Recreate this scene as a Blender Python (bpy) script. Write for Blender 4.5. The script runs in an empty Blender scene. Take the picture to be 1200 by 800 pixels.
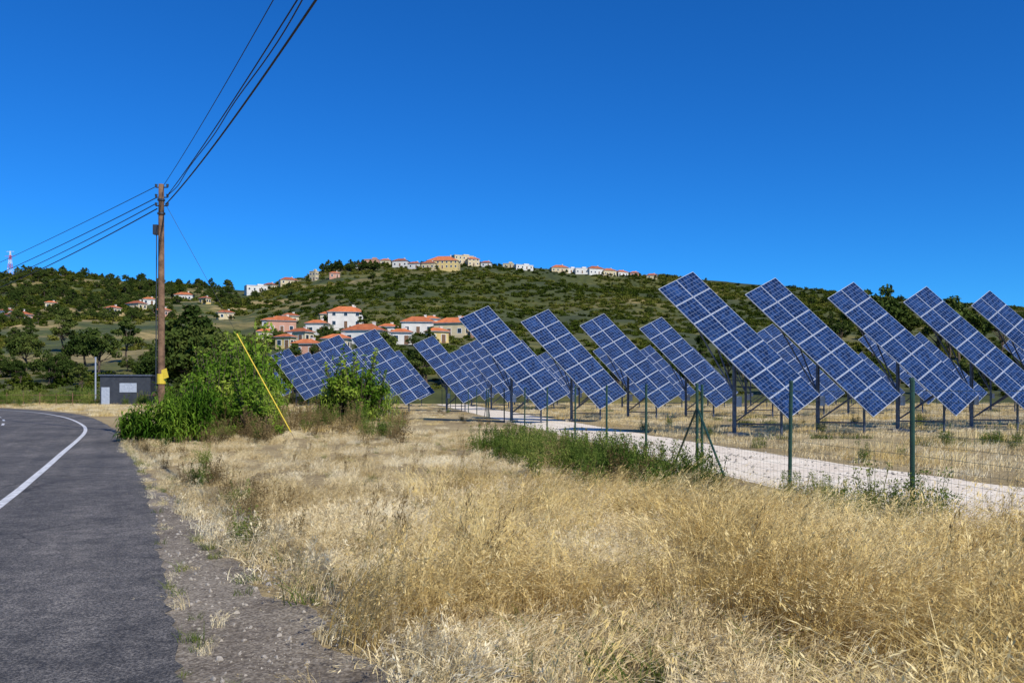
import bpy, bmesh, math, random
import numpy as np
from mathutils import Vector, Matrix, noise
random.seed(7); np.random.seed(7)
sc=bpy.context.scene
R=random.random
def U(a,b): return a+(b-a)*random.random()
F=1000.0; EYE=1.7; HZ=458.0

# ------------------------------------------------------------------ materials
def newmat(name):
    m=bpy.data.materials.new(name); m.use_nodes=True
    nt=m.node_tree; nt.nodes.clear()
    out=nt.nodes.new('ShaderNodeOutputMaterial')
    b=nt.nodes.new('ShaderNodeBsdfPrincipled')
    nt.links.new(b.outputs[0],out.inputs[0])
    return m,nt,b,out
def N(nt,t,**k):
    n=nt.nodes.new(t)
    for a,v in k.items(): setattr(n,a,v)
    return n
def noisetex(nt,scale,detail=4,rough=.6,coord='Position',dist=0):
    if coord=='Position':
        g=N(nt,'ShaderNodeNewGeometry'); src=g.outputs['Position']
    else:
        g=N(nt,'ShaderNodeTexCoord'); src=g.outputs['Object']
    t=N(nt,'ShaderNodeTexNoise'); t.inputs['Scale'].default_value=scale
    t.inputs['Detail'].default_value=detail; t.inputs['Roughness'].default_value=rough
    t.inputs['Distortion'].default_value=dist
    nt.links.new(src,t.inputs['Vector']); return t
def ramp(nt,fac,stops):
    r=N(nt,'ShaderNodeValToRGB'); e=r.color_ramp.elements
    while len(e)<len(stops): e.new(.5)
    for i,(p,c) in enumerate(stops):
        e[i].position=p; e[i].color=(c[0],c[1],c[2],1)
    nt.links.new(fac,r.inputs[0]); return r
def mix(nt,fac,a,b,mode='MIX'):
    m=N(nt,'ShaderNodeMix',data_type='RGBA',blend_type=mode)
    for s,v in ((0,fac),(6,a),(7,b)):
        if hasattr(v,'is_linked'): nt.links.new(v,m.inputs[s])
        elif s==0: m.inputs[s].default_value=v
        else: m.inputs[s].default_value=(v[0],v[1],v[2],1)
    return m.outputs[2]
def bump(nt,b,h,strength,dist):
    bp=N(nt,'ShaderNodeBump'); bp.inputs['Strength'].default_value=strength
    bp.inputs['Distance'].default_value=dist
    nt.links.new(h,bp.inputs['Height']); nt.links.new(bp.outputs[0],b.inputs['Normal'])
def simple(name,c1,c2,scale=3,rough=.8,metal=0,coord='Object',bs=0):
    m,nt,b,o=newmat(name)
    t=noisetex(nt,scale,5,.6,coord)
    r=ramp(nt,t.outputs[0],[(.35,c1),(.65,c2)])
    nt.links.new(r.outputs[0],b.inputs['Base Color'])
    b.inputs['Roughness'].default_value=rough; b.inputs['Metallic'].default_value=metal
    if bs: bump(nt,b,t.outputs[0],bs,.02)
    return m
def foliage(name,cols,trans=.3,bigscale=.25,fine=9,coordfine='Object'):
    """leaf/blade colour from world-space patches + per-instance value + fine variation"""
    m=bpy.data.materials.new(name); m.use_nodes=True
    nt=m.node_tree; nt.nodes.clear()
    out=nt.nodes.new('ShaderNodeOutputMaterial'); b=nt.nodes.new('ShaderNodeBsdfDiffuse'); nt.links.new(b.outputs[0],out.inputs[0])
    big=noisetex(nt,bigscale,1,.5)
    oi=N(nt,'ShaderNodeObjectInfo')
    fn=noisetex(nt,fine,1,.5,coordfine)
    a=N(nt,'ShaderNodeMath',operation='MULTIPLY_ADD'); a.inputs[1].default_value=.35
    nt.links.new(oi.outputs['Random'],a.inputs[0])
    s=N(nt,'ShaderNodeMath',operation='MULTIPLY_ADD'); s.inputs[1].default_value=1.0
    nt.links.new(big.outputs[0],s.inputs[0]); s.inputs[2].default_value=-.44
    nt.links.new(s.outputs[0],a.inputs[2])
    s2=N(nt,'ShaderNodeMath',operation='MULTIPLY_ADD'); s2.inputs[1].default_value=.8
    nt.links.new(fn.outputs[0],s2.inputs[0]); nt.links.new(a.outputs[0],s2.inputs[2])
    n=len(cols)
    r=ramp(nt,s2.outputs[0],[(.12+.76*i/(n-1),c) for i,c in enumerate(cols)])
    nt.links.new(r.outputs[0],b.inputs['Color'])
    if trans>0:
        tr=N(nt,'ShaderNodeBsdfTranslucent'); nt.links.new(r.outputs[0],tr.inputs[0])
        ms=N(nt,'ShaderNodeMixShader'); ms.inputs[0].default_value=trans
        nt.links.new(b.outputs[0],ms.inputs[1]); nt.links.new(tr.outputs[0],ms.inputs[2])
        nt.links.new(ms.outputs[0],out.inputs[0])
    return m

M_straw=foliage('dry_grass_mat',[(.18,.12,.045),(.50,.38,.175),(.79,.655,.37),(.90,.81,.57)],.2,.35,9)
M_gold=foliage('golden_grass_mat',[(.17,.10,.03),(.46,.32,.105),(.73,.56,.23),(.87,.73,.39)],.2,.4,9)
M_weed=foliage('weed_mat',[(.05,.08,.015),(.10,.14,.03),(.2,.22,.06)],.2,.8,6)
M_shrub=foliage('shrub_leaf_mat',[(.018,.038,.008),(.048,.085,.015),(.11,.165,.03),(.22,.25,.06)],.2,.6,3)
M_brown=foliage('dry_shrub_mat',[(.06,.04,.02),(.14,.10,.045),(.27,.2,.09)],.1,.6,3)
M_reed=foliage('reed_leaf_mat',[(.02,.055,.006),(.055,.125,.012),(.14,.24,.025),(.30,.38,.06)],.25,.6,1.6)
M_tree=foliage('tree_leaf_mat',[(.012,.025,.006),(.028,.048,.011),(.055,.082,.018),(.10,.125,.03)],0,.12,.9)
M_scrub=foliage('scrub_mat',[(.012,.023,.003),(.026,.042,.006),(.054,.074,.010),(.13,.13,.026)],0,.012,.8)
M_bark=simple('bark_mat',(.05,.035,.022),(.14,.10,.07),6,.95)

def asphalt():
    m,nt,b,o=newmat('asphalt_mat')
    big=noisetex(nt,.35,4,.65); r1=ramp(nt,big.outputs[0],[(.34,(.052,.050,.049)),(.5,(.076,.073,.070)),(.64,(.105,.10,.095))])
    fine=noisetex(nt,60,3,.85); r2=ramp(nt,fine.outputs[0],[(.38,(.25,.25,.26)),(.5,(1,1,1)),(.62,(2.9,2.8,2.6))])
    c=mix(nt,1,r1.outputs[0],r2.outputs[0],'MULTIPLY')
    med=noisetex(nt,3.5,5,.75); r4=ramp(nt,med.outputs[0],[(.34,(.6,.6,.6)),(.62,(1.3,1.28,1.24))])
    c=mix(nt,1,c,r4.outputs[0],'MULTIPLY')
    g=N(nt,'ShaderNodeNewGeometry')
    # faint worn streaks running with the traffic: rotate first, then stretch
    rot=N(nt,'ShaderNodeMapping'); nt.links.new(g.outputs['Position'],rot.inputs[0]); rot.inputs['Rotation'].default_value=(0,0,math.radians(-24.5))
    mpn=N(nt,'ShaderNodeMapping'); nt.links.new(rot.outputs[0],mpn.inputs[0]); mpn.inputs['Scale'].default_value=(2.2,.06,1)
    ts=N(nt,'ShaderNodeTexNoise'); nt.links.new(mpn.outputs[0],ts.inputs['Vector']); ts.inputs['Scale'].default_value=1; ts.inputs['Detail'].default_value=3
    rs=ramp(nt,ts.outputs[0],[(.34,(.84,.84,.84)),(.64,(1.14,1.13,1.11))]); c=mix(nt,1,c,rs.outputs[0],'MULTIPLY')
    v=N(nt,'ShaderNodeTexVoronoi',feature='DISTANCE_TO_EDGE')
    nz=noisetex(nt,1.3,4,.7)
    mp=mix(nt,.25,g.outputs['Position'],nz.outputs['Color'],'ADD')
    nt.links.new(mp,v.inputs['Vector']); v.inputs['Scale'].default_value=.42
    cr=ramp(nt,v.outputs['Distance'],[(.0,(.3,.3,.3)),(.007,(1,1,1))])
    msk=noisetex(nt,.22,2,.5); mr=ramp(nt,msk.outputs[0],[(.48,(0,0,0)),(.56,(1,1,1))])
    cc=mix(nt,mr.outputs[0],(1,1,1),cr.outputs[0])
    c=mix(nt,1,c,cc,'MULTIPLY')
    nt.links.new(c,b.inputs['Base Color']); b.inputs['Roughness'].default_value=.85
    bump(nt,b,fine.outputs[0],.8,.015); return m
M_asph=asphalt()
def gravel(name,c1,c2,c3,fs=38,lo=.5):
    m,nt,b,o=newmat(name)
    v=N(nt,'ShaderNodeTexVoronoi'); g=N(nt,'ShaderNodeNewGeometry'); nt.links.new(g.outputs['Position'],v.inputs['Vector'])
    v.inputs['Scale'].default_value=fs
    h=N(nt,'ShaderNodeRGBToBW'); nt.links.new(v.outputs['Color'],h.inputs[0])
    r=ramp(nt,h.outputs[0],[(.2,c1),(.5,c2),(.9,c3)])
    big=noisetex(nt,.9,5,.7); r2=ramp(nt,big.outputs[0],[(.35,(lo,lo*.93,lo*.86)),(.6,(1.05,1.02,.97))])
    c=mix(nt,1,r.outputs[0],r2.outputs[0],'MULTIPLY')
    fine=noisetex(nt,14,5,.8); r3=ramp(nt,fine.outputs[0],[(.3,(.5+.3*(lo>.8),.48+.3*(lo>.8),.45+.3*(lo>.8))),(.6,(1.12,1.12,1.12))])
    c=mix(nt,1,c,r3.outputs[0],'MULTIPLY')
    nt.links.new(c,b.inputs['Base Color']); b.inputs['Roughness'].default_value=.95
    bump(nt,b,fine.outputs[0],.8,.03 if lo<.8 else .015); return m
M_shoulder=gravel('shoulder_gravel_mat',(.16,.135,.10),(.27,.235,.18),(.42,.38,.31),60,.6)
M_path=gravel('white_gravel_mat',(.66,.60,.49),(.82,.75,.62),(.88,.83,.72),20,.88)
M_stone=simple('stone_mat',(.20,.175,.14),(.46,.42,.36),8,.9)
def groundmat():
    m,nt,b,o=newmat('ground_mat')
    t=noisetex(nt,.12,5,.65); f=noisetex(nt,6,6,.8)
    r=ramp(nt,t.outputs[0],[(.32,(.24,.18,.085)),(.5,(.40,.305,.15)),(.7,(.52,.415,.22))])
    r2=ramp(nt,f.outputs[0],[(.3,(.32,.29,.25)),(.6,(1.1,1.1,1.05))])
    c=mix(nt,1,r.outputs[0],r2.outputs[0],'MULTIPLY')
    nt.links.new(c,b.inputs['Base Color']); b.inputs['Roughness'].default_value=1
    bump(nt,b,f.outputs[0],.8,.06); return m
M_ground=groundmat()
def hillmat():
    m,nt,b,o=newmat('hill_mat')
    t=noisetex(nt,.012,7,.7); f=noisetex(nt,.22,6,.75)
    r=ramp(nt,t.outputs[0],[(.36,(.032,.046,.007)),(.50,(.062,.074,.013)),(.60,(.14,.125,.032)),(.70,(.32,.25,.10))])
    r2=ramp(nt,f.outputs[0],[(.35,(.45,.5,.4)),(.62,(1.25,1.2,1.1))])
    c=mix(nt,1,r.outputs[0],r2.outputs[0],'MULTIPLY')
    g=N(nt,'ShaderNodeNewGeometry'); sp=N(nt,'ShaderNodeSeparateXYZ'); nt.links.new(g.outputs['Position'],sp.inputs[0])
    mr=N(nt,'ShaderNodeMapRange'); nt.links.new(sp.outputs[0],mr.inputs[0])
    mr.inputs[1].default_value=-60; mr.inputs[2].default_value=-120
    st=N(nt,'ShaderNodeMapping'); nt.links.new(g.outputs['Position'],st.inputs[0]); st.inputs['Scale'].default_value=(.02,.03,.1)
    t3=N(nt,'ShaderNodeTexNoise'); nt.links.new(st.outputs[0],t3.inputs['Vector']); t3.inputs['Scale'].default_value=1; t3.inputs['Detail'].default_value=6; t3.inputs['Roughness'].default_value=.65
    r3=ramp(nt,t3.outputs[0],[(.40,(.035,.055,.01)),(.49,(.08,.095,.02)),(.56,(.24,.19,.075)),(.68,(.46,.34,.17))])
    c3=mix(nt,1,r3.outputs[0],r2.outputs[0],'MULTIPLY')
    c=mix(nt,mr.outputs[0],c,c3)
    nt.links.new(c,b.inputs['Base Color']); b.inputs['Roughness'].default_value=1
    return m
M_hill=hillmat()
M_white=simple('white_paint_mat',(.62,.62,.6),(.82,.82,.8),7,.6)
M_line=simple('road_paint_mat',(.40,.40,.39),(.84,.84,.82),9,.6,coord='Position')
M_wood=simple('pole_wood_mat',(.10,.055,.03),(.24,.14,.08),5,.9,bs=.4)
M_wire=simple('cable_mat',(.006,.006,.008),(.012,.012,.014),3,.6)
M_green=simple('green_post_mat',(.010,.038,.024),(.018,.06,.038),6,.45)
M_mesh=simple('fence_wire_mat',(.05,.09,.07),(.12,.16,.13),6,.5,.3)
M_yellow=simple('yellow_paint_mat',(.62,.45,.03),(.75,.56,.05),5,.5)
M_galv=simple('galvanised_steel_mat',(.07,.085,.12),(.15,.17,.22),5,.45,.5)
M_alu=simple('aluminium_mat',(.36,.40,.48),(.48,.53,.60),5,.4,.3)
M_glass=simple('window_glass_mat',(.015,.02,.03),(.04,.05,.06),2,.12)
M_dark=simple('dark_metal_mat',(.02,.025,.036),(.035,.042,.055),2,.5)
M_red=simple('red_paint_mat',(.5,.05,.03),(.6,.07,.04),2,.6)
def tile():
    m,nt,b,o=newmat('roof_tile_mat')
    t=noisetex(nt,.8,5,.7,'Object'); r=ramp(nt,t.outputs[0],[(.3,(.36,.095,.035)),(.6,(.62,.20,.07))])
    w=N(nt,'ShaderNodeTexWave'); tc=N(nt,'ShaderNodeTexCoord'); nt.links.new(tc.outputs['Object'],w.inputs['Vector']); w.inputs['Scale'].default_value=1.6
    r2=ramp(nt,w.outputs[0],[(.2,(.7,.7,.7)),(.6,(1.05,1.05,1.05))])
    oi=N(nt,'ShaderNodeObjectInfo'); r3=ramp(nt,oi.outputs['Random'],[(0,(.6,.55,.55)),(1,(1.15,1.1,1))])
    c=mix(nt,1,r.outputs[0],r2.outputs[0],'MULTIPLY'); c=mix(nt,1,c,r3.outputs[0],'MULTIPLY')
    nt.links.new(c,b.inputs['Base Color']); b.inputs['Roughness'].default_value=.85
    return m
M_tile=tile()
def wallm(n,c): return simple(n,tuple(x*.82 for x in c),c,.6,.85)
WALLS=[wallm('white_wall_mat',(.68,.66,.61)),wallm('cream_wall_mat',(.62,.52,.32)),wallm('yellow_wall_mat',(.64,.49,.20)),wallm('pink_wall_mat',(.55,.30,.21))]
def cellmat():
    m,nt,b,o=newmat('solar_cell_mat')
    uv=N(nt,'ShaderNodeUVMap'); sp=N(nt,'ShaderNodeSeparateXYZ'); nt.links.new(uv.outputs[0],sp.inputs[0])
    def line(out,n,w):
        a=N(nt,'ShaderNodeMath',operation='MULTIPLY'); nt.links.new(out,a.inputs[0]); a.inputs[1].default_value=n
        f=N(nt,'ShaderNodeMath',operation='FRACT'); nt.links.new(a.outputs[0],f.inputs[0])
        s=N(nt,'ShaderNodeMath',operation='SUBTRACT'); nt.links.new(f.outputs[0],s.inputs[0]); s.inputs[1].default_value=.5
        ab=N(nt,'ShaderNodeMath',operation='ABSOLUTE'); nt.links.new(s.outputs[0],ab.inputs[0])
        g=N(nt,'ShaderNodeMath',operation='GREATER_THAN'); nt.links.new(ab.outputs[0],g.inputs[0]); g.inputs[1].default_value=.5-w
        return g.outputs[0]
    l1=line(sp.outputs[0],5,.028); l2=line(sp.outputs[1],6,.028)
    mx=N(nt,'ShaderNodeMath',operation='MAXIMUM'); nt.links.new(l1,mx.inputs[0]); nt.links.new(l2,mx.inputs[1])
    oi=noisetex(nt,.9,3,.7,'Position')
    v=N(nt,'ShaderNodeTexVoronoi'); tc=N(nt,'ShaderNodeTexCoord'); nt.links.new(tc.outputs['Object'],v.inputs[0]); v.inputs['Scale'].default_value=7
    r=ramp(nt,oi.outputs[0],[(.3,(.006,.019,.068)),(.7,(.013,.036,.112))])
    bw=N(nt,'ShaderNodeRGBToBW'); nt.links.new(v.outputs['Color'],bw.inputs[0])
    r2=ramp(nt,bw.outputs[0],[(.2,(.5,.5,.55)),(.8,(1.5,1.5,1.45))])
    c=mix(nt,1,r.outputs[0],r2.outputs[0],'MULTIPLY')
    c=mix(nt,mx.outputs[0],c,(.17,.22,.34))
    nt.links.new(c,b.inputs['Base Color']); b.inputs['Roughness'].default_value=.2
    b.inputs['Specular IOR Level'].default_value=.35
    return m
M_cell=cellmat()

# ------------------------------------------------------------------ mesh helpers
class MB:
    def __init__(s): s.v=[]; s.f=[]; s.m=[]; s.uv={}
    def face(s,pts,mi=0,uv=None):
        i=len(s.v); s.v+= [tuple(p) for p in pts]; s.f.append(tuple(range(i,i+len(pts)))); s.m.append(mi)
        if uv: s.uv[len(s.f)-1]=uv
    def box(s,c,ax,mi=0):
        c=Vector(c); a,b,d=[Vector(x) for x in ax]
        P=[c+i*a+j*b+k*d for i in(-1,1) for j in(-1,1) for k in(-1,1)]
        n=len(s.v); s.v+=[tuple(p) for p in P]
        for q in((0,1,3,2),(4,6,7,5),(0,4,5,1),(2,3,7,6),(0,2,6,4),(1,5,7,3)):
            s.f.append(tuple(n+i for i in q)); s.m.append(mi)
    def abox(s,c,d,mi=0): s.box(c,((d[0]/2,0,0),(0,d[1]/2,0),(0,0,d[2]/2)),mi)
    def tube(s,p0,p1,r0,r1,n=8,mi=0,caps=True):
        p0=Vector(p0);p1=Vector(p1); d=(p1-p0).normalized()
        a=d.orthogonal().normalized(); b=d.cross(a); k=len(s.v)
        for p,r in((p0,r0),(p1,r1)):
            for i in range(n):
                t=2*math.pi*i/n; s.v.append(tuple(p+a*(r*math.cos(t))+b*(r*math.sin(t))))
        for i in range(n):
            j=(i+1)%n; s.f.append((k+i,k+j,k+n+j,k+n+i)); s.m.append(mi)
        if caps:
            s.f.append(tuple(k+i for i in range(n))[::-1]); s.m.append(mi)
            s.f.append(tuple(k+n+i for i in range(n))); s.m.append(mi)
    def strip(s,pts,ws,side,mi=0):
        k=len(s.v)
        for p,w in zip(pts,ws):
            s.v.append(tuple(p-side*w)); s.v.append(tuple(p+side*w))
        for i in range(len(pts)-1):
            a=k+2*i; s.f.append((a,a+1,a+3,a+2)); s.m.append(mi)
    def mesh(s,name,mats,smooth=False):
        me=bpy.data.meshes.new(name); me.from_pydata(s.v,[],s.f)
        for m in mats: me.materials.append(m)
        me.polygons.foreach_set('material_index',s.m)
        if s.uv:
            uvl=me.uv_layers.new(name='UVMap')
            for fi,uv in s.uv.items():
                for li,c in zip(me.polygons[fi].loop_indices,uv): uvl.data[li].uv=c
        if smooth: me.polygons.foreach_set('use_smooth',[True]*len(s.f))
        me.update(); return me
def obj(name,me,loc=(0,0,0),rz=0,sc_=1,parent=None,link=True):
    o=bpy.data.objects.new(name,me); o.location=loc; o.rotation_euler=(0,0,rz)
    o.scale=(sc_,)*3 if not isinstance(sc_,tuple) else sc_
    if link: sc.collection.objects.link(o)
    if parent: o.parent=parent
    return o
def empty(name,loc=(0,0,0),rz=0):
    o=bpy.data.objects.new(name,None); o.location=loc; o.rotation_euler=(0,0,rz); sc.collection.objects.link(o); return o
def lerp(tab,y): return float(np.interp(y,[a for a,b in tab],[b for a,b in tab]))
def dens(tab,n=8):
    out=[]
    for i in range(len(tab)-1):
        p0=tab[max(i-1,0)];p1=tab[i];p2=tab[i+1];p3=tab[min(i+2,len(tab)-1)]
        for k in range(n):
            t=k/n
            out.append(tuple(.5*((2*p1[j])+(-p0[j]+p2[j])*t+(2*p0[j]-5*p1[j]+4*p2[j]-p3[j])*t*t+(-p0[j]+3*p1[j]-3*p2[j]+p3[j])*t**3) for j in (0,1)))
    out.append(tab[-1]); return out

# ------------------------------------------------------------------ ground, road
mb=MB(); S=3000
mb.face([(-S,-S,0),(S,-S,0),(S,S,0),(-S,S,0)]); obj('ground',mb.mesh('ground',[M_ground]))

EDGE=dens([(-22,9.9),(0,.25),(5,-1.94),(9.3,-3.85),(14.5,-6.2),(23.6,-10.6),(40,-18.8),(58,-29.0),(70,-37.5),(81,-47),(90,-58),(97,-75),(101,-100),(104,-160)],12)
LINE=dens([(-22,7.1),(0,-2.2),(12.9,-7.7),(15.9,-9.0),(22,-11.7),(36,-18.0),(46,-23.4),(56.7,-30),(68,-38.2),(77,-47),(86,-60),(92.5,-77),(96.5,-100),(99,-160)],12)
SHO=[(-22,12),(0,1.9),(5,-.7),(5.5,-1.0),(7.3,-2.1),(10.5,-3.8),(15.9,-6.6),(23.6,-10.8),(40,-18.6),(60,-29),(110,-60)]
def offset(poly,d):
    out=[]
    for i,(y,x) in enumerate(poly):
        a=poly[max(i-1,0)];b=poly[min(i+1,len(poly)-1)]
        dy=b[0]-a[0];dx=b[1]-a[1];l=math.hypot(dx,dy)
        out.append((y+dx/l*d, x-dy/l*d))
    return out
def ribbon(A,B,z,name,mat):
    mb=MB(); n=len(A)
    for i in range(n-1):
        mb.face([(B[i][1],B[i][0],z),(A[i][1],A[i][0],z),(A[i+1][1],A[i+1][0],z),(B[i+1][1],B[i+1][0],z)])
    return obj(name,mb.mesh(name,[mat]))
def resample(P,n):
    d=[0]
    for a,b in zip(P,P[1:]): d.append(d[-1]+math.dist(a,b))
    t=np.linspace(0,d[-1],n); return list(zip(np.interp(t,d,[p[0] for p in P]),np.interp(t,d,[p[1] for p in P])))
LEFT=offset(LINE,7.4)
E2=[]
for y,x in resample(EDGE,1900):
    j=.12*noise.noise(Vector((x*.9,y*.9,3)))+.08*noise.noise(Vector((x*5,y*5,1)))+.045*noise.noise(Vector((x*14,y*14,1)))
    E2.append((y,x+j))
ribbon(E2,resample(LEFT,1900),.010,'road',M_asph)
lw=.07
ribbon(offset(LINE,-lw),offset(LINE,lw),.014,'road_edge_line',M_line)
ribbon(offset(LINE,6.9),offset(LINE,7.05),.014,'road_edge_line',M_line)
C=resample(offset(LINE,3.45),160); mb=MB(); C1=offset(C,-.06);C2=offset(C,.06)
for i in range(0,158):
    if i%5<2: mb.face([(C2[i][1],C2[i][0],.014),(C1[i][1],C1[i][0],.014),(C1[i+1][1],C1[i+1][0],.014),(C2[i+1][1],C2[i+1][0],.014)])
obj('road_centre_line',mb.mesh('road_centre_line',[M_line]))
EY=[a for a,b in EDGE]; EX=[b for a,b in EDGE]
def edge_x(y): return float(np.interp(y,EY,EX))
ys=np.linspace(-22,40,400); A=[];B=[]
for y in ys:
    A.append((y,lerp(SHO,y)+.28*noise.noise(Vector((y*1.3,7,0)))+.18*noise.noise(Vector((y*5,2,0)))))
    B.append((y,edge_x(y)-.5))
ribbon(A,B,.005,'gravel_shoulder',M_shoulder)
def fence_x(y): return 6.70-.151*y
PW=[(-10,4.8),(14,4.4),(20,3.7),(31,3.3),(60,3.4),(110,3.6)]
ys=np.linspace(-10,110,300);A=[];B=[]
for y in ys:
    j=.22*noise.noise(Vector((y*.6,1,0)))+.1*noise.noise(Vector((y*2.4,9,0)))
    k=.18*noise.noise(Vector((y*.5,4,0)))+.08*noise.noise(Vector((y*2.9,5,0)))
    A.append((y,fence_x(y)+.25+lerp(PW,y)+j)); B.append((y,fence_x(y)+.15+k))
ribbon(A,B,.005,'gravel_path',M_path)

# ------------------------------------------------------------------ hills
SIL=[(-900,330),(-300,325),(0,322),(60,322),(100,326),(200,333),(250,338),(285,340),(320,334),(360,326),(400,314),(450,309),(500,308),(560,308),(620,313),(700,320),(760,323),(850,329),(950,339),(1050,350),(1200,360),(1500,368),(2200,380)]
Y0=112.; YR=640.
def hz(x,y):
    u=x/y; px=600+F*u
    e=(HZ-lerp(SIL,px))/F
    yr=YR+ (60*math.sin(u*6))
    if y<=Y0: return -.6
    t=(y-Y0)/(yr-Y0)
    if t<=1:
        s=t**.52; s=s*(1-max(0,.12-t)/.12*.35)
        z=e*s*y+1.7*s
    else:
        zr=e*yr+1.7; z=zr-(y-yr)*.02-zr*((t-1)**2)*1.2
    am=min(1,t*2.5)*(1 if t<.9 else max(.25,1-(t-.9)*7))
    z+=am*(5.5*noise.noise(Vector((x*.011,y*.011,0)))+2.2*noise.noise(Vector((x*.035,y*.035,5)))+.7*noise.noise(Vector((x*.1,y*.1,9))))
    return max(z-.35,-3)
us=np.linspace(-1.5,1.5,330); yy=list(np.linspace(108,700,150))+list(np.linspace(710,1300,25))
verts=[];faces=[]
for y in yy:
    for u in us: verts.append((u*y,y,hz(u*y,y)))
nu=len(us)
for j in range(len(yy)-1):
    for i in range(nu-1):
        a=j*nu+i; faces.append((a,a+1,a+nu+1,a+nu))
me=bpy.data.meshes.new('hill'); me.from_pydata(verts,[],faces); me.materials.append(M_hill)
me.polygons.foreach_set('use_smooth',[True]*len(faces)); obj('hill',me)
def on_hill(px,py,lo=118,hi=700):
    u=(px-600)/F; e=(HZ-py)/F
    y=lo
    while y<hi:
        if hz(u*y,y)>=EYE+e*y: return Vector((u*y,y,hz(u*y,y)))
        y+=2
    best=max(np.arange(400,hi,4),key=lambda q:(hz(u*q,q)-EYE)/q)
    return Vector((u*best,best,hz(u*best,best)))

# ------------------------------------------------------------------ plant prototypes
def leafcloud(mb,n,cen,rad,size,asp=.45,mi=0,up=.0,shell=.0):
    for _ in range(n):
        d=Vector((random.gauss(0,1),random.gauss(0,1),random.gauss(0,1))).normalized()
        r=R()**(1/3) if shell==0 else shell+(1-shell)*R()
        p=Vector(cen)+Vector((d.x*rad[0],d.y*rad[1],d.z*rad[2]))*r
        a=Vector((random.gauss(0,1),random.gauss(0,1),random.gauss(0,1)+up)).normalized()
        b=a.orthogonal().normalized(); t=U(0,6.28); b=(b*math.cos(t)+a.cross(b)*math.sin(t))
        s=size*U(.6,1.3)
        mb.face([p-a*s,p+b*s*asp,p+a*s,p-b*s*asp],mi)
def blade(mb,base,h,lean,w,bend,seg=4,mi=0,head=False):
    ang=U(0,6.28); side=Vector((math.cos(ang),math.sin(ang),0))
    pts=[];ws=[]
    for k in range(seg+1):
        t=k/seg
        p=base+Vector((lean.x*t**1.8*bend,lean.y*t**1.8*bend,0))*h+Vector((0,0,h*(t-.35*min(bend,1.2)*t**2.4)))
        pts.append(p); ws.append(w*(1-.75*t))
    mb.strip(pts,ws,side,mi)
    if head:
        tip=pts[-1]; dr=(pts[-1]-pts[-2]).normalized()
        for k in range(random.randint(5,8)):
            q=tip-dr*U(0,.18)*h+Vector((U(-.022,.022),U(-.022,.022),U(-.035,.01)))
            a=(dr+Vector((U(-.5,.5),U(-.5,.5),U(-.6,.2)))).normalized()*U(.015,.028); s=side*U(.003,.0065)
            mb.face([q-a,q+s,q+a,q-s],mi)
def grassproto(name,n,rad,h0,h1,w,mat,bend=.6,heads=.4,leanv=(.8,-.25),spread=.6,seg=3):
    mb=MB()
    for _ in range(n):
        a=U(0,6.28); r=rad*math.sqrt(R())
        bx=r*math.cos(a); by=r*math.sin(a)
        g=noise.noise(Vector((bx*5,by*5,n*.37))); g2=noise.noise(Vector((bx*5,by*5,n*.37+40)))
        ln=Vector((leanv[0]+g*1.8+U(-spread,spread),leanv[1]+g2*1.8+U(-spread,spread),0))
        hh=U(h0,h1)*(1+.5*noise.noise(Vector((bx*4,by*4,9))))
        blade(mb,Vector((bx,by,-.01)),hh,ln,w*U(.6,1.2),bend*U(.3,1.4),seg,0,R()<heads)
    return obj(name,mb.mesh(name,[mat]),link=False)
def coll(name,objs):
    c=bpy.data.collections.new(name)
    for o in objs: c.objects.link(o)
    return c
def scatter(name,c,pts):
    me=bpy.data.meshes.new(name); me.from_pydata([p[:3] for p in pts],[],[])
    a=me.attributes.new('rot','FLOAT_VECTOR','POINT'); a.data.foreach_set('vector',[q for p in pts for q in p[3:6]])
    a=me.attributes.new('scl','FLOAT','POINT'); a.data.foreach_set('value',[p[6] for p in pts])
    a=me.attributes.new('idx','INT','POINT'); a.data.foreach_set('value',[int(p[7]) for p in pts])
    o=obj(name,me)
    ng=bpy.data.node_groups.new(name+'_nodes','GeometryNodeTree')
    ng.interface.new_socket('Geometry',in_out='INPUT',socket_type='NodeSocketGeometry')
    ng.interface.new_socket('Geometry',in_out='OUTPUT',socket_type='NodeSocketGeometry')
    gi=ng.nodes.new('NodeGroupInput');go=ng.nodes.new('NodeGroupOutput')
    ip=ng.nodes.new('GeometryNodeInstanceOnPoints'); ci=ng.nodes.new('GeometryNodeCollectionInfo')
    ci.inputs['Collection'].default_value=c; ci.inputs['Separate Children'].default_value=True; ci.inputs['Reset Children'].default_value=True
    def na(n,t):
        x=ng.nodes.new('GeometryNodeInputNamedAttribute'); x.data_type=t; x.inputs[0].default_value=n
        return [s for s in x.outputs if s.enabled and s.name=='Attribute'][0]
    e=ng.nodes.new('FunctionNodeEulerToRotation')
    L=ng.links.new
    L(gi.outputs[0],ip.inputs['Points']); L(ci.outputs[0],ip.inputs['Instance'])
    ip.inputs['Pick Instance'].default_value=True
    L(na('idx','INT'),ip.inputs['Instance Index']); L(na('rot','FLOAT_VECTOR'),e.inputs[0]); L(e.outputs[0],ip.inputs['Rotation'])
    L(na('scl','FLOAT'),ip.inputs['Scale']); L(ip.outputs[0],go.inputs[0])
    md=o.modifiers.new('instances','NODES'); md.node_group=ng
    return o
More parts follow.
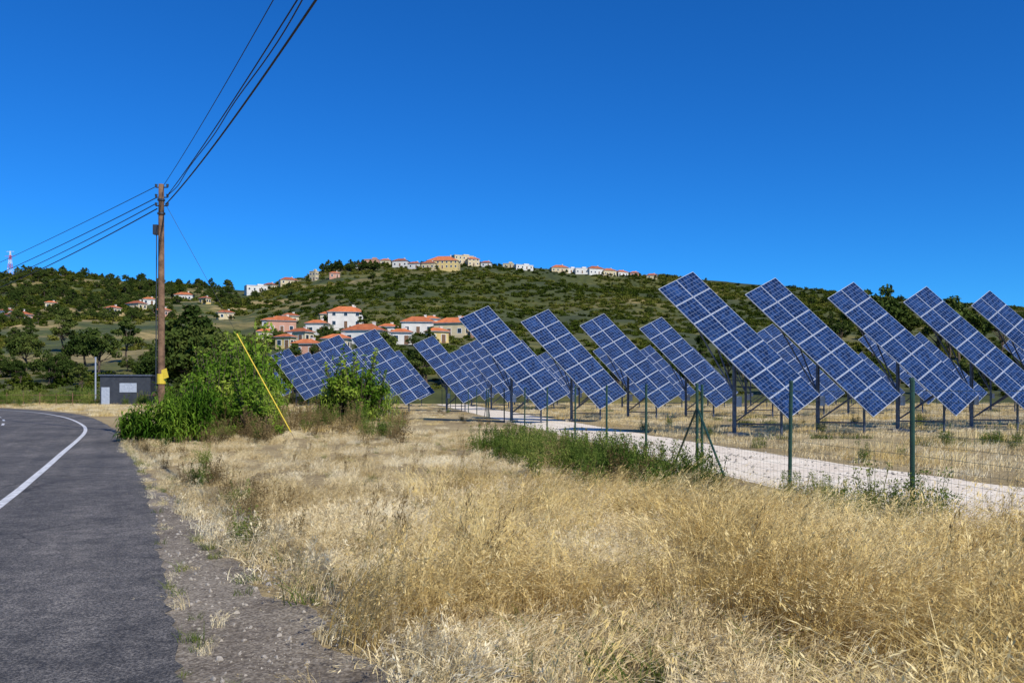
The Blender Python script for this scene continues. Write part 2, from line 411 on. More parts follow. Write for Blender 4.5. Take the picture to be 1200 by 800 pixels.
def nearset(pre,k,rr):
    n=[grassproto(pre+'_a%d'%i,int(52*k),.17*rr,.20,.38,.0033,M_straw,.9,.5,(.6,-.15),1.0) for i in range(3)]
    n+=[grassproto(pre+'_b%d'%i,int(48*k),.16*rr,.45,.85,.0033,M_gold,.8,.75,(.75,-.25),.7,4) for i in range(3)]
    n+=[grassproto(pre+'_c%d'%i,int(36*k),.20*rr,.08,.18,.0045,M_straw,1.1,.1,(.2,-.1),1.4,3) for i in range(2)]
    n+=[grassproto(pre+'_d0',30,.16,.10,.3,.006,M_weed,.8,0,(.0,0),1.,3)]
    n+=[grassproto(pre+'_e0',22,.12,.45,.75,.003,M_brown,.35,.9,(.3,-.1),.4,4)]
    return n
cN=coll('grass_clumps_near',nearset('clump',1,1))
cB=coll('grass_patches_near',nearset('patch',6,2.5))
farp=[grassproto('grass_f%d'%i,150,.8,.16,.33,.010,M_straw,.8,0,(.6,-.2),.9,2) for i in range(3)]
farp+=[grassproto('grass_g0',120,.7,.26,.5,.010,M_gold,.7,0,(.6,-.2),.7,2)]
farp+=[grassproto('grass_h0',80,.5,.2,.42,.012,M_weed,.7,0,(0,0),.9,2)]
cF=coll('grass_patches_far',farp)
def tall(x,y):
    return noise.noise(Vector((x*.35,y*.35,11)))*1.0+(x-.5)*.34-(y-6)*.05
pts=[];big=[]
def addn(x,y):
    sx=lerp(SHO,y); e=x-sx
    if e<-.05: return
    if e<.9 and R()>.25+e*.8: return
    isbig=e>.6
    t=tall(x,y)+U(-.4,.4)
    df=fence_x(y)-x
    s=U(.75,1.15)
    if y>9: s*=max(.6,1-(y-9)*.04)
    if df<2.6 and y>8.5: t-= (2.6-df)*.8; s*=max(.4,.35+.65*df/2.6)
    if y>13: t=min(t,.3+U(-.5,.4))
    pn=noise.noise(Vector((x*.5,y*.5,30)))
    if R()<.022+(.16 if pn>.34 else 0): i=8
    elif R()<.014+(.09 if pn<-.42 else 0): i=9
    elif t>.25: i=random.choice((3,4,5,3,4,5,0))
    elif t>-.5: i=random.choice((0,1,2,0,1,2,6,7,3 if s>.6 else 6))
    else: i=random.choice((0,1,2,6,7,0,6))
    rz=U(-.9,.9) if R()<.75 else U(0,6.28)
    if isbig and i<8:
        if R()<1/5.5: big.append((x,y,0,0,0,rz,s,i))
    else: pts.append((x,y,0,0,0,rz,s,i))
for _ in range(6000):
    y=U(2.2,14); x=U(-7,7.2)
    if x<fence_x(y)+.1: addn(x,y)
for _ in range(5200):
    y=U(14,34); x=U(-17,fence_x(y)+.0)
    addn(x,y)
scatter('dry_grass',cN,pts); scatter('dry_grass',cB,big)
pts=[]
for _ in range(1800):
    y=34+76*R(); x=U(-60,fence_x(y)-.5)
    if x<edge_x(y)+1.0: continue
    g=noise.noise(Vector((x*.09,y*.09,3)))
    i=4 if (g>.32 and R()<.6) else random.choice((0,1,2,0,1,2,3))
    pts.append((x,y,0,0,0,U(-.7,.7),U(.6,1.0)*(.5 if fence_x(y)-x<5 else 1),i))
for _ in range(2700):
    y=8+110*R()**.8; x=fence_x(y)+.8+lerp(PW,y)+ (R()**1.2)*(.85*y+6)
    g=noise.noise(Vector((x*.12,y*.12,8)))
    i=4 if (g>.35 and R()<.5) else random.choice((0,1,2,0,1,2,3))
    pts.append((x,y,0,0,0,U(-.7,.7),U(.5,.95),i))
scatter('dry_grass',cF,pts)
pts=[]
for _ in range(620):
    y=U(3,30); a=edge_x(y); b=lerp(SHO,y); x=U(a+.02,b+.25)
    if noise.noise(Vector((x*1.2,y*1.2,50)))>.08 or x-a<.1: pts.append((x,y,.005,0,0,U(0,6),U(.25,.55),random.choice((6,7,8,8,0))))
scatter('roadside_weeds',cN,pts)
st=[]
for i in range(3):
    bm=bmesh.new(); bmesh.ops.create_icosphere(bm,subdivisions=2,radius=1)
    for v in bm.verts: v.co*=1+.45*noise.noise(v.co*1.1+Vector((i*9,0,0))); v.co.z*=.6
    me=bpy.data.meshes.new('stone%d'%i); bm.to_mesh(me); bm.free(); me.materials.append(M_stone); st.append(obj('stone%d'%i,me,link=False))
cS=coll('stones',st); pts=[]
for _ in range(3400):
    y=3+12*R()**1.3; a=edge_x(y); b=lerp(SHO,y); x=a+(b+.5-a)*R()**.7
    if noise.noise(Vector((x*1.6,y*1.6,3)))<U(-.4,.3): continue
    pts.append((x,y,.006,U(0,6),U(0,6),U(0,6),.004+.022*R()**5,random.randint(0,2)))
for _ in range(500):
    y=U(9,30); x=fence_x(y)+.4+U(0,1)*lerp(PW,y)
    pts.append((x,y,.01,U(0,6),U(0,6),U(0,6),.012+.03*R()**2,random.randint(0,2)))
scatter('gravel_stones',cS,pts)

def shrubproto(name,mat,n,leaf,h=1,asp=.35):
    mb=MB()
    for _ in range(9):
        c=(U(-.35,.35),U(-.35,.35),U(.15,.65)*h); leafcloud(mb,n//9,c,(.25,.25,.25*h),leaf,asp,0,.6)
    for _ in range(14):
        a=U(0,6.28); p=Vector((.3*math.cos(a),.3*math.sin(a),U(.7,1.15)*h)); mb.tube((p.x*.2,p.y*.2,0),p,.008,.003,4,0,False)
        leafcloud(mb,10,p,(.06,.06,.14),leaf,asp,0,1.)
    return obj(name,mb.mesh(name,[mat]),link=False)
shr=[shrubproto('shrub_a%d'%i,M_shrub,900,.035) for i in range(3)]+[shrubproto('shrub_b%d'%i,M_brown,700,.03) for i in range(2)]
cSh=coll('shrubs',shr); pts=[]
for _ in range(150):
    t=R(); y=24.5-11.2*t; x=-.25+3.2*t+random.gauss(0,.45); y+=random.gauss(0,.6)
    pts.append((x,y,-.05,0,0,U(0,6),U(.42,.78),random.choice((0,1,2,0,1,2,0,1,3))))
for _ in range(24):
    y=U(10.6,13.2); x=fence_x(y)-U(-.15,.8); pts.append((x,y,-.05,0,0,U(0,6),U(.28,.5),random.choice((0,1,2))))
for _ in range(6):
    y=U(10.5,11.3); x=fence_x(y)-U(-.1,.3); pts.append((x,y,-.05,0,0,U(0,6),U(.5,.7),random.choice((0,1,2))))
for _ in range(9):
    y=U(7.2,10); x=fence_x(y)-U(.0,.7); pts.append((x,y,-.05,0,0,U(0,6),U(.25,.4),random.choice((0,1,2,3))))
for _ in range(6):
    y=U(13.5,15); x=fence_x(y)+lerp(PW,y)+U(-.5,.6)+2; pts.append((x,y,-.05,0,0,U(0,6),U(.3,.5),random.choice((0,1,2))))
for _ in range(26):
    y=U(16,45); x=fence_x(y)+.6+lerp(PW,y)+U(0,1)*y*.5; pts.append((x,y,-.05,0,0,U(0,6),U(.3,.7),random.choice((0,1,2))))
for _ in range(110):
    y=U(27,50); x=U(-.38,-.13)*y
    pts.append((x,y,-.1,0,0,U(0,6),U(.6,1.2),random.choice((3,4,3,4,0,1))))
for _ in range(26):
    y=U(9,26); x=lerp(SHO,y)+U(.2,1.6); pts.append((x,y,-.05,0,0,U(0,6),U(.3,.55),random.choice((3,4,3,4,1))))
for _ in range(14):
    y=U(30,75); x=fence_x(y)-U(1,3); pts.append((x,y,-.1,0,0,U(0,6),U(.3,.5),random.choice((0,1,3,4))))
for _ in range(190):
    y=U(96,116); x=U(-.66,-.22)*y; pts.append((x,y+4,-.1,0,0,U(0,6),U(.8,2.2),random.choice((0,1,2,0,1,2,3))))
scatter('green_shrubs',cSh,pts)
def lush(seed):
    random.seed(seed); mb=MB()
    for _ in range(16):
        a=U(0,6.28); r=U(0,.42); c=Vector((r*math.cos(a),r*math.sin(a),U(.15,.95)*(1-.5*r)))
        mb.tube((0,0,0),c,.02,.006,5,1,False)
        leafcloud(mb,95,c,(.17,.17,.15),.03,.6,0,.3,.2)
    for _ in range(12):
        a=U(0,6.28); p=Vector((.3*math.cos(a),.3*math.sin(a),U(.9,1.25))); mb.tube((p.x*.2,p.y*.2,.1),p,.008,.003,4,1,False)
        for t in np.linspace(.5,1,6): leafcloud(mb,5,p*t,(.05,.05,.05),.035,.5,0,0)
    return mb.mesh('leafy_bush',[M_reed,M_bark])
LB=[lush(91),lush(92)]
random.seed(5)
for x,y,s in [(-9.6,31.5,2.2),(-12.9,37,3.0),(-11.4,37.5,3.2),(-11.6,31.5,2.1),(-13.2,33,1.9),(-12.6,42,3.9),(-13.6,44,4.2),(-14.8,45,3.6),(-9.6,48,3.0),(-8.6,47.5,3.4),(-7.9,48.5,2.4),(-10.2,49,2.4),(-8.9,31,1.4),(-17,50,3.2)]:
    obj('leafy_bush',LB[random.randint(0,1)],(x,y,-.05),U(0,6),s)

def reed(n,spread,h0,h1,seed):
    random.seed(seed); mb=MB()
    for _ in range(n):
        a=U(0,6.28); r=math.sqrt(R()); bx=spread[0]*r*math.cos(a); by=spread[1]*r*math.sin(a)
        h=U(h0,h1)*(1-.25*r*r)*(.78+.3*bx/spread[0]); lx=U(-.18,.18)*h+bx*.08; ly=U(-.18,.18)*h
        top=Vector((bx+lx,by+ly,h)); base=Vector((bx,by,0))
        mb.tube(base,top,.014,.006,5,0,False)
        for k in range(random.randint(11,15)):
            t=.12+.86*k/14; p=base.lerp(top,t); az=U(0,6.28); L=U(.22,.5)*(1.1-.35*t)
            d=Vector((math.cos(az),math.sin(az),0)); sd=Vector((-math.sin(az),math.cos(az),0))
            q=[p,p+d*L*.35+Vector((0,0,L*.32)),p+d*L*.75+Vector((0,0,L*.22)),p+d*L*1.0+Vector((0,0,-L*.15))]
            mb.strip(q,[.012,.03,.022,.002],sd)
    return mb.mesh('giant_reed',[M_reed])
obj('giant_reed_clump',reed(200,(1.45,1.3),1.3,2.4,1),(-11.7,29.0,0))
obj('giant_reed_clump',reed(110,(1.3,1.4),1.9,3.0,2),(-10.6,33.5,0))
obj('giant_reed_clump',reed(110,(1.4,1.6),2.4,4.4,3),(-12.4,41.0,0))
obj('giant_reed_clump',reed(120,(1.7,1.5),2.2,4.0,4),(-9.3,48.5,0))
obj('giant_reed_clump',reed(70,(1.3,1.3),1.5,2.8,5),(-7.9,49,0))
random.seed(21)

def treemesh(name,h,cw,n_cl,leaf,per,mat,trunkr=.22,flat=.75,low=.35,seed=1):
    random.seed(seed); mb=MB()
    p=Vector((0,0,-.3)); r=trunkr
    for k in range(5):
        q=p+Vector((U(-.25,.25),U(-.25,.25),h*.13)); mb.tube(p,q,r,r*.82,7,1,False); p=q; r*=.82
    for k in range(n_cl):
        a=U(0,6.28); rr=cw*math.sqrt(R())*.85; zz=h*(low+(1-low)*(1-(rr/cw)**2*.6)*U(.25,.95))
        c=Vector((rr*math.cos(a),rr*math.sin(a),zz)); s=U(.16,.34)*cw
        if k%2==0:
            st=Vector((0,0,h*U(.25,.55))); mid=st.lerp(c,.55)+Vector((0,0,-.2)); mb.tube(st,mid,trunkr*.4,trunkr*.22,5,1,False); mb.tube(mid,c,trunkr*.22,trunkr*.08,5,1,False)
        leafcloud(mb,per,c,(s,s,s*flat),leaf,.55,0,.2,.35)
    return mb.mesh(name,[mat,M_bark])
T=[treemesh('broadleaf_tree',7,3.2,38,.20,110,M_tree,seed=3),treemesh('broadleaf_tree',6,3.6,34,.20,110,M_tree,seed=5,low=.2),
   treemesh('broadleaf_tree',8,2.6,34,.2,110,M_tree,seed=8,low=.3)]
PN=[treemesh('pine_tree',10,4.0,26,.25,90,M_tree,.25,.5,.5,12),treemesh('pine_tree',11,3.2,24,.25,80,M_tree,.25,.7,.35,14)]
random.seed(33)
def tree(k,x,y,s,name='broadleaf_tree',src=T):
    z=hz(x,y) if y>Y0 else 0
    obj(name,src[k],(x,y,z-.15),U(0,6.28),s*U(.92,1.08))
for px,y,s,k in [(226,80,1.15,0),(240,84,1.25,1),(262,78,1.1,1),(285,88,1.05,0),(222,95,1.4,2),(250,100,1.3,0),(190,126,1.1,1),(300,105,.9,1),(330,108,.75,0),
    (115,150,1.3,0),(100,165,1.2,1),(148,170,1.1,2),(60,140,.9,1),(30,160,1.1,0),(75,200,1.2,2),(470,125,.9,1),(500,130,1.0,0),(535,128,.8,1),(570,135,.8,2),(450,150,.9,0),(640,140,.7,1),(730,140,.8,0)]:
    tree(k,(px-600)/F*y,y,s)
for px,y,s,k in [(1022,172,1.6,0),(1040,180,1.65,1),(1052,188,1.3,0),(1112,172,1.6,0),(1126,178,1.5,1),(1098,184,1.2,0),(985,215,.95,1),(925,240,.8,0),(1175,190,1.15,0),(1230,200,1,0),(1290,180,1,1)]:
    tree(k,(px-600)/F*y,y,s,'pine_tree',PN)

def scrubproto(name,seed):
    random.seed(seed); mb=MB()
    for _ in range(7):
        leafcloud(mb,26,(U(-.6,.6),U(-.6,.6),U(.1,.5)),(.42,.42,.34),.16,.6,0,.2,.3)
    return obj(name,mb.mesh(name,[M_scrub]),link=False)
sb=[scrubproto('scrub%d'%i,50+i) for i in range(4)]
far_t=[obj('scrub_tree%d'%i,t,link=False) for i,t in enumerate(T)]
cH=coll('scrub_plants',sb); cTr=coll('distant_tree_types',far_t)
random.seed(77)
pts=[];tp=[]
for _ in range(20000):
    y=math.sqrt(U(118**2,690**2)); u=U(-.72,.75); x=u*y
    g=noise.noise(Vector((x*.014,y*.014,2)))+.5*noise.noise(Vector((x*.05,y*.05,6)))
    left=u<-.3
    if left:
        if g<-.08: continue
    elif g<-.24 and R()<.8: continue
    s=U(.6,2.0)*(1.15 if left else 1)*(.7+y/700)
    pts.append((x,y,hz(x,y)-.2,0,0,U(0,6),s,random.randint(0,3)))
    if (left and R()<.12) or (R()<.04 and y<260) or (not left and R()<.006): tp.append((x+U(-3,3),y,hz(x,y)-.2,0,0,U(0,6),U(.4,.8),random.randint(0,2)))
for _ in range(260):
    y=U(450,640); u=U(-.66,-.33); x=u*y
    if noise.noise(Vector((x*.02,y*.02,20)))>-.05: tp.append((x,y,hz(x,y)-.2,0,0,U(0,6),U(.6,1.1),random.randint(0,2)))
for _ in range(46):
    q=on_hill(U(375,445),318); tp.append((q.x,q.y,q.z-.2,0,0,U(0,6),U(.5,1.0),2))
for _ in range(80):
    y=U(118,150); u=U(-.3,.7); x=u*y; tp.append((x,y,hz(x,y)-.2,0,0,U(0,6),U(.45,.85),random.randint(0,2)))
for _ in range(70):
    y=U(300,620); u=U(.3,.7); x=u*y; tp.append((x,y,hz(x,y)-.2,0,0,U(0,6),U(.5,.9),random.randint(0,2)))
scatter('hill_scrub',cH,pts); scatter('distant_trees',cTr,tp)

# ------------------------------------------------------------------ houses
def house(loc,w,d,h,rz,wall=0,hip=True,name='white_house',flat=False):
    e=empty(name,loc,rz)
    mb=MB(); mb.abox((0,0,h/2-1.5),(w,d,h+3))
    mb.abox((0,0,.25),(w+.1,d+.1,.5))
    obj('walls',mb.mesh('walls',[WALLS[wall]]),parent=e)
    mb=MB(); o=.5; rh=min(w,d)*.30
    if flat:
        mb.abox((0,0,h+.16),(w+.3,d+.3,.3)); mb.abox((w*.2,0,h+.9),(w*.3,d*.4,1.2)); obj('roof',mb.mesh('roof',[WALLS[wall]]),parent=e)
    else:
        a,b=w/2+o,d/2+o; rl=(w-d)/2 if (hip and w>d) else w/2+o-.01 if not hip else .1
        rl=max(rl,.1); z0=h+.003; z1=h+rh
        P=[(-a,-b,z0),(a,-b,z0),(a,b,z0),(-a,b,z0),(-rl,0,z1),(rl,0,z1)]
        mb.face([P[0],P[1],P[5],P[4]]);mb.face([P[2],P[3],P[4],P[5]]);mb.face([P[1],P[2],P[5]]);mb.face([P[3],P[0],P[4]])
        mb.face([P[3],P[2],P[1],P[0]])
        mb2=MB(); mb2.abox((0,0,h-.08),(w+.8,d+.8,.14)); obj('eaves',mb2.mesh('eaves',[M_white]),parent=e)
        obj('roof',mb.mesh('roof',[M_tile]),parent=e)
        mb=MB(); mb.abox((w*.22,d*.12,h+rh*.8),(.7,.6,rh*.9)); mb.abox((w*.22,d*.12,h+rh*1.28),(.85,.75,.12)); obj('chimney',mb.mesh('chimney',[WALLS[0]]),parent=e)
    mw=MB(); fl=2 if h>4.5 else 1; n=max(2,int(w/2.8)); m2=max(2,int(d/3.2))
    for f in range(fl):
        zc=1.5+f*2.8
        for i in range(n):
            x=-w/2+w*(i+.5)/n; door=(f==0 and i==n//2)
            for s in(-1,1):
                hh=2.1 if door else 1.15; zz=1.06 if door else zc
                mw.abox((x,s*(d/2+.015),zz),(1.25,.06,hh+.2),1); mw.abox((x,s*(d/2+.035),zz),(1.0,.06,hh),0 if not door else 2)
        for i in range(m2):
            yv=-d/2+d*(i+.5)/m2
            for s in(-1,1):
                mw.abox((s*(w/2+.015),yv,zc),(.06,1.25,1.35),1); mw.abox((s*(w/2+.035),yv,zc),(.06,1.0,1.15),0)
    obj('windows',mw.mesh('windows',[M_glass,M_white,M_wood]),parent=e)
    return e
NM={0:'white_house',1:'cream_house',2:'yellow_house',3:'pink_house'}
tp2=[]
def vil(px,py,w,h,wall=0,rz=None,hip=True,flat=False):
    q=on_hill(px,py)
    k=q.y/F
    ww=w*k; hh=h*k; hh=min(max(hh*.72,2.9),8.5)
    q.z-=.2
    house(q,ww,ww*.62,hh,U(-.5,.5) if rz is None else rz,wall,hip,NM[wall],flat)
    for _ in range(2):
        if R()<.5:
            x=q.x+U(-1,1)*ww; y=q.y-U(.45,1.0)*ww; tp2.append((x,y,hz(x,y)-.2,0,0,U(0,6),U(.3,.55),random.randint(0,2)))
for a in [(405,385,40,26,0,.2),(428,403,44,22,0,-.15),(330,390,32,20,3,.3),(490,392,38,20,0,.1),(530,394,38,22,1,-.25),(372,392,24,18,0),(352,402,26,16,1),
          (395,412,30,16,1),(440,416,34,16,0),(360,418,30,14,3),(545,386,24,14,1),(470,403,24,12,0),(335,408,20,12,2),(384,378,18,13,1),
          (318,385,18,12,0),(512,402,24,13,2),(455,396,20,12,0),(340,380,18,11,1),(412,372,18,11,0),(312,400,20,11,1),(505,384,18,10,0),(562,396,18,10,3)]:
    vil(*a)
for a in [(22,377,26,9,3),(160,363,20,10,1),(132,369,16,8,1),(216,352,20,9,0),(8,372,14,8,0),(60,362,12,6,1),(190,372,16,8,3),(264,374,18,9,1),(175,357,13,7,0),(240,356,12,6,2)]:
    vil(*a)
for a in [(300,342,24,9,0),(316,339,14,7,1),(338,334,20,7,1),(368,329,9,15,1),(392,326,12,8,3),(436,311,16,9,3),(424,315,12,7,0),(452,311,12,8,1),(470,313,18,9,0),(486,315,14,8,0),(503,315,16,9,1),(520,316,36,13,2),(541,310,24,13,1),(554,312,14,11,1),
          (570,313,12,7,0),(612,316,22,6,0),(596,314,12,6,1),(655,319,20,7,1),(668,320,14,7,0),(681,321,16,8,0),(697,322,20,9,0),(713,323,16,8,1),(728,324,14,7,0),(743,324,10,6,3),(764,327,12,6,1)]:
    vil(*a,flat=(R()<.3))
scatter('garden_trees',cTr,tp2)

e=empty('grey_shed',((150-600)/F*104,104,0),.25)
mb=MB(); mb.abox((0,0,1.75),(5.6,3.2,3.5)); obj('walls',mb.mesh('walls',[M_dark]),parent=e)
mb=MB(); mb.abox((0,0,3.59),(6.0,3.6,.16)); obj('roof',mb.mesh('roof',[M_galv]),parent=e)
mb=MB(); mb.abox((-2.2,-1.63,1.1),(.9,.06,2.1)); mb.abox((.3,-1.63,2.1),(1.9,.06,1.1)); obj('openings',mb.mesh('openings',[M_alu]),parent=e)
mb=MB(); mb.tube((0,0,0),(0,0,5.8),.10,.09,10); mb.tube((0,0,5.8),(0,0,5.9),.14,.14,10)
obj('white_pipe_post',mb.mesh('white_pipe_post',[M_alu]),((112-600)/F*106,106,0))
mb=MB()
for i in range(14):
    x=-66+i*1.9; y=101.5+i*.12; mb.tube((x,y,0),(x,y,1.5),.05,.05,6)
    if i:
        for z in(.55,1.2): mb.tube((x-1.9,y-.12,z),(x,y,z),.03,.03,5)
obj('wooden_rail_fence',mb.mesh('wooden_rail_fence',[M_wood]))

# ------------------------------------------------------------------ utility poles + wires
PA=Vector((-12.33,30,0)); PB=Vector((9.9,-12,0)); PC=Vector((-55,75,0))
def pole(p,h=8.96):
    e=empty('utility_pole',p)
    mb=MB(); k=8
    for i in range(k): mb.tube((0,0,h*i/k-.05*(i==0)),(0,0,h*(i+1)/k),.135-.045*i/k,.135-.045*(i+1)/k,14,0,i==k-1)
    obj('shaft',mb.mesh('shaft',[M_wood],True),parent=e)
    mb=MB()
    for z in (8.9,8.55,8.25):
        mb.tube((-.18,0,z-.05),(.22,0,z-.05),.02,.02,6); mb.tube((.22,0,z-.05),(.22,0,z+.06),.035,.05,8); mb.tube((-.18,0,z-.05),(-.18,0,z+.06),.035,.05,8)
    mb.tube((0,0,8.38),(0,0,8.44),.13,.13,12); mb.tube((0,0,7.9),(0,0,7.96),.135,.135,12)
    obj('insulators',mb.mesh('insulators',[M_dark]),parent=e)
    mb=MB(); mb.abox((-.16,-.05,7.35),(.16,.2,.34)); mb.tube((-.13,-.08,7.2),(-.15,-.1,1.6),.018,.018,6); obj('junction_box',mb.mesh('junction_box',[M_dark]),parent=e)
    mb=MB(); mb.tube((0,0,1.95),(0,0,2.3),.15,.147,14,0,False); mb.box((.16,-.1,2.3),((.1,0,.04),(0,.01,0),(-.04,0,.16))); obj('warning_band',mb.mesh('warning_band',[M_yellow]),parent=e)
    return e
pole(PA); pole(PB); pole(PC)
def cable(name,pts,r,mat=M_wire):
    cu=bpy.data.curves.new(name,'CURVE'); cu.dimensions='3D'; cu.bevel_depth=r; cu.bevel_resolution=2
    sp=cu.splines.new('POLY'); sp.points.add(len(pts)-1)
    for q,p in zip(sp.points,pts): q.co=(*p,1)
    cu.materials.append(mat); o=bpy.data.objects.new(name,cu); sc.collection.objects.link(o); return o
def sag(a,b,s,n=60,w=0):
    return [a.lerp(b,t)+Vector((w*math.sin(t*38),0,-4*s*t*(1-t)+w*math.cos(t*31))) for t in np.linspace(0,1,n)]
for z,s,r,w,dx in [(8.95,.6,.009,0,.1),(8.55,.70,.013,.0,.2),(8.50,.78,.012,.05,.2),(8.25,.92,.019,0,.15)]:
    cable('overhead_cable',sag(PA+Vector((dx,0,z)),PB+Vector((dx,0,z)),s,90,w),r)
for z,s,r in [(8.9,.3,.012),(8.5,.5,.016),(8.3,.75,.016),(8.1,.9,.02)]:
    cable('overhead_cable',sag(PA+Vector((-.15,0,z)),PC+Vector((0,0,z)),s),r)
e=empty('guy_wire',PA)
a=Vector((.1,0,8.35)); b=Vector((4.7,0,0))
mb=MB(); mb.tube(a,b,.007,.007,6); obj('stay_cable',mb.mesh('stay_cable',[M_wire]),parent=e)
mb=MB(); mb.tube(a.lerp(b,.555),a.lerp(b,.97),.022,.022,8); obj('yellow_guard',mb.mesh('yellow_guard',[M_yellow]),parent=e)

q=on_hill(12,322); e=empty('lattice_pylon',q); mr=MB(); H=20
for k in range(6):
    z0=H*k/6;z1=H*(k+1)/6; w0=1.8*(1-k/6.6);w1=1.8*(1-(k+1)/6.6); c=k%2
    for sx,sy in((-1,-1),(1,-1),(1,1),(-1,1)):
        mr.tube((sx*w0,sy*w0,z0),(sx*w1,sy*w1,z1),.16,.16,4,c)
    for s in(-1,1):
        mr.tube((-w0,s*w0,z0),(w1,s*w1,z1),.1,.1,4,c); mr.tube((w0,s*w0,z0),(-w1,s*w1,z1),.1,.1,4,c)
mr.tube((-4,0,H*.8),(4,0,H*.8),.16,.16,4,0); mr.tube((-3,0,H*.98),(3,0,H*.98),.16,.16,4,1)
obj('lattice',mr.mesh('lattice',[M_red,M_white]),parent=e)

# ------------------------------------------------------------------ fence
FY=[3.6,7.2,10.8,14.07,18.2,21.75,25.6,29.8,34.9,40.4,47.2,55,61,67,73,79,85,91,97]
fe=empty('wire_mesh_fence'); mb=MB()
for i,y in enumerate(FY):
    x=fence_x(y); lx=U(-.03,.03)
    mb.tube((x,y,-.1),(x+lx,y+U(-.02,.02),1.84),.032,.032,8); mb.tube((x+lx,y,1.84),(x+lx,y,1.87),.038,.03,8)
def brace(y):
    for s in (-1,1):
        mb.tube((fence_x(y),y,1.35),(fence_x(y+s*1.5),y+s*1.5,-.05),.024,.024,7)
    x=fence_x(y+.12); mb.tube((x+.12,y,-.1),(x+.12,y,1.84),.03,.03,8)
brace(18.2); brace(55)
obj('posts',mb.mesh('posts',[M_green]),parent=fe)
mb=MB(); y0,y1=0,97
for k in range(13):
    z=.08+k*.135
    seg=np.linspace(y0,y1,40)
    r=.0022 if k%6 else .0032
    for a,b in zip(seg,seg[1:]):
        mb.tube((fence_x(a)-.035,a,z),(fence_x(b)-.035,b,z),r,r,3,0,False)
y=y0
while y<60:
    x=fence_x(y)-.035; mb.tube((x,y,.05),(x,y,1.72),.0015,.0015,3,0,False); y+=.13 if y<22 else .3
obj('wire_mesh',mb.mesh('wire_mesh',[M_mesh]),parent=fe)

# ------------------------------------------------------------------ solar trackers
Lv=Vector((4.32,-2.1,-4.9)); Wv=Vector((1.58,1.3,.836))
Wv=(Wv-Lv*(Wv.dot(Lv)/Lv.length_squared)); nv=Lv.cross(Wv).normalized()
Lh=Lv.normalized(); Wh=Wv.normalized(); LL=Lv.length; WW=2.25
Ttop=Vector((0,0,6.46)); Cc=Ttop+Lv/2-Wh*WW/2; TOFF=Vector((Cc.x,Cc.y,0)); Cc=Cc-TOFF
mb=MB(); nL,nW=7,2
ml=LL/nL; mw=WW/nW
for i in range(nL):
    for j in range(nW):
        c=Cc+Lh*(-LL/2+ml*(i+.5))+Wh*(-WW/2+mw*(j+.5))
        hl=ml/2-.006; hw=mw/2-.006
        mb.box(c-nv*.02,(Lh*hl,Wh*hw,nv*.018),1)
        gl=hl-.02; gw=hw-.02; g=c+nv*.002
        mb.face([g-Lh*gl-Wh*gw,g+Lh*gl-Wh*gw,g+Lh*gl+Wh*gw,g-Lh*gl+Wh*gw],0,[(0,0),(1,0),(1,1),(0,1)])
    c=Cc+Lh*(-LL/2+ml*(i+.5))-nv*.08; mb.box(c,(Lh*.03,Wh*WW*.48,nv*.03),2)
for s in(-.55,.55): mb.box(Cc+Wh*s-nv*.15,(Lh*LL*.49,Wh*.035,nv*.035),2)
mb.tube(Cc-nv*.3-Lh*LL*.42,Cc-nv*.3+Lh*LL*.42,.07,.07,8,2)
hub=Cc-nv*.3
mb.tube((hub.x,hub.y,-.1),(hub.x,hub.y,hub.z),.085,.07,10,2)
for s,z in((.36,.5),(-.34,1.6)):
    for w in(-.5,.5):
        p=hub+Lh*LL*s*.95+Wh*w*.9; mb.tube((hub.x,hub.y,z),p,.03,.03,6,2)
lo=hub+Lh*LL*.36; mb.tube((lo.x,lo.y,-.05),lo,.05,.05,6,2); mb.tube((lo.x,lo.y,.45),(hub.x,hub.y,.45),.03,.03,5,2)
mb.abox((hub.x,hub.y,.04),(.7,.7,.16),3)
mb.abox((hub.x+.15,hub.y,1.3),(.2,.26,.4),1)
ME_T=mb.mesh('solar_panel',[M_cell,M_alu,M_galv,M_stone])
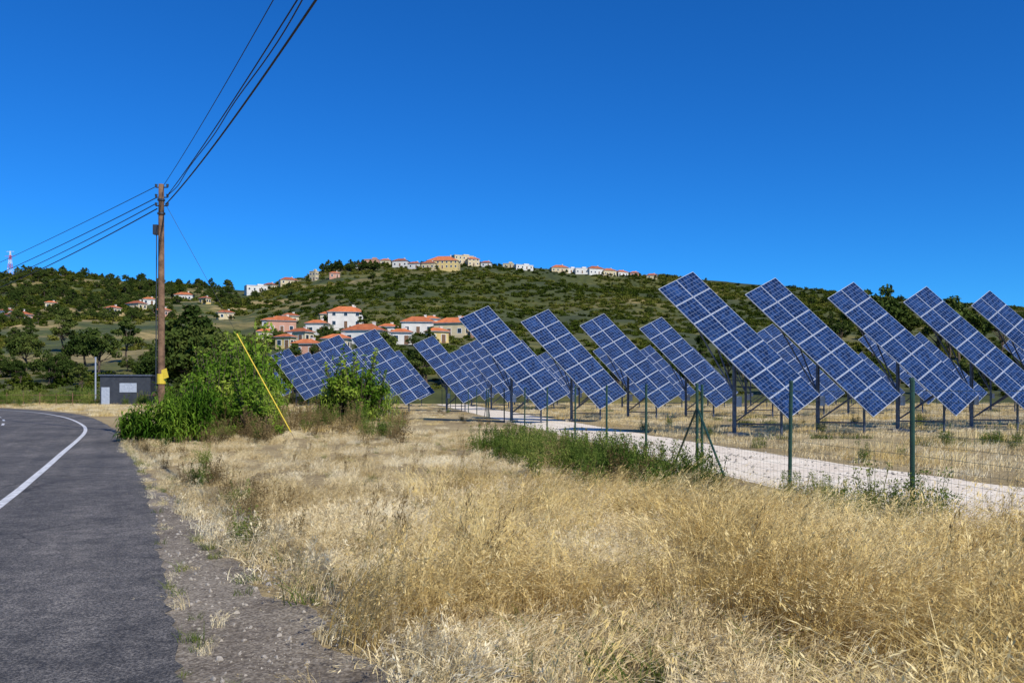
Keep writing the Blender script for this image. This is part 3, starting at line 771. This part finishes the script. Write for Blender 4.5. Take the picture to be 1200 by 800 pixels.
tops=[(812,318),(908,325),(1000,330),(1085,335),(1160,340),(1232,345),(1300,350),
 (573,358),(642,362),(708,367),(775,371),(845,376),(905,379),(965,383),(1022,386),(1078,389),(1132,392),(1186,395),(1240,398),
 (440,385),(508,393),(560,397),(612,398),(662,400),(712,402),(762,404),(812,406),(862,408),(912,410),(962,412),(1010,414),(1060,416),
 (398,392),(384,408),(338,408),(306,420),(425,405),(362,412),(468,410),(540,408),(590,410),(640,412)]
for px,py in tops:
    Y=4.76*F/(HZ-py); X=(px-600)/F*Y
    if Y>104: Y=104; X=(px-600)/F*Y
    obj('solar_panel',ME_T,(X+TOFF.x,Y+TOFF.y,0),math.radians(U(-1.5,1.5)))

# ------------------------------------------------------------------ light, sky, camera
sd=Vector((.44,-.60,.66)).normalized()
el=math.asin(sd.z); az=math.atan2(sd.x,sd.y)
L=bpy.data.lights.new('sun','SUN'); L.energy=5.0; L.angle=math.radians(.5); L.color=(1,.935,.82)
lo=bpy.data.objects.new('sun',L); lo.rotation_euler=sd.to_track_quat('Z','Y').to_euler(); sc.collection.objects.link(lo); lo.location=(20,-20,40)
w=bpy.data.worlds.new('World'); sc.world=w; w.use_nodes=True; nt=w.node_tree
bg=nt.nodes['Background']; sky=nt.nodes.new('ShaderNodeTexSky'); sky.sky_type='NISHITA'; sky.sun_disc=False
sky.sun_elevation=el; sky.sun_rotation=az; sky.altitude=1500; sky.air_density=1.0; sky.dust_density=0.0; sky.ozone_density=4.0
hs=nt.nodes.new('ShaderNodeHueSaturation'); hs.inputs['Saturation'].default_value=1.2
tn=nt.nodes.new('ShaderNodeMix'); tn.data_type='RGBA'; tn.blend_type='MULTIPLY'; tn.inputs[0].default_value=1; tn.inputs[7].default_value=(.24,.92,1.5,1)
nt.links.new(sky.outputs[0],hs.inputs['Color']); nt.links.new(hs.outputs[0],tn.inputs[6]); nt.links.new(tn.outputs[2],bg.inputs[0]); bg.inputs[1].default_value=.097
cam=bpy.data.cameras.new('camera'); cam.lens=30; cam.sensor_width=36; cam.shift_y=58/1200; cam.clip_end=6000; cam.clip_start=.05
co=bpy.data.objects.new('camera',cam); co.location=(0,0,EYE); co.rotation_euler=(math.radians(90),0,0); sc.collection.objects.link(co); sc.camera=co
sc.view_settings.view_transform='Standard'; sc.view_settings.look='None'; sc.view_settings.exposure=0
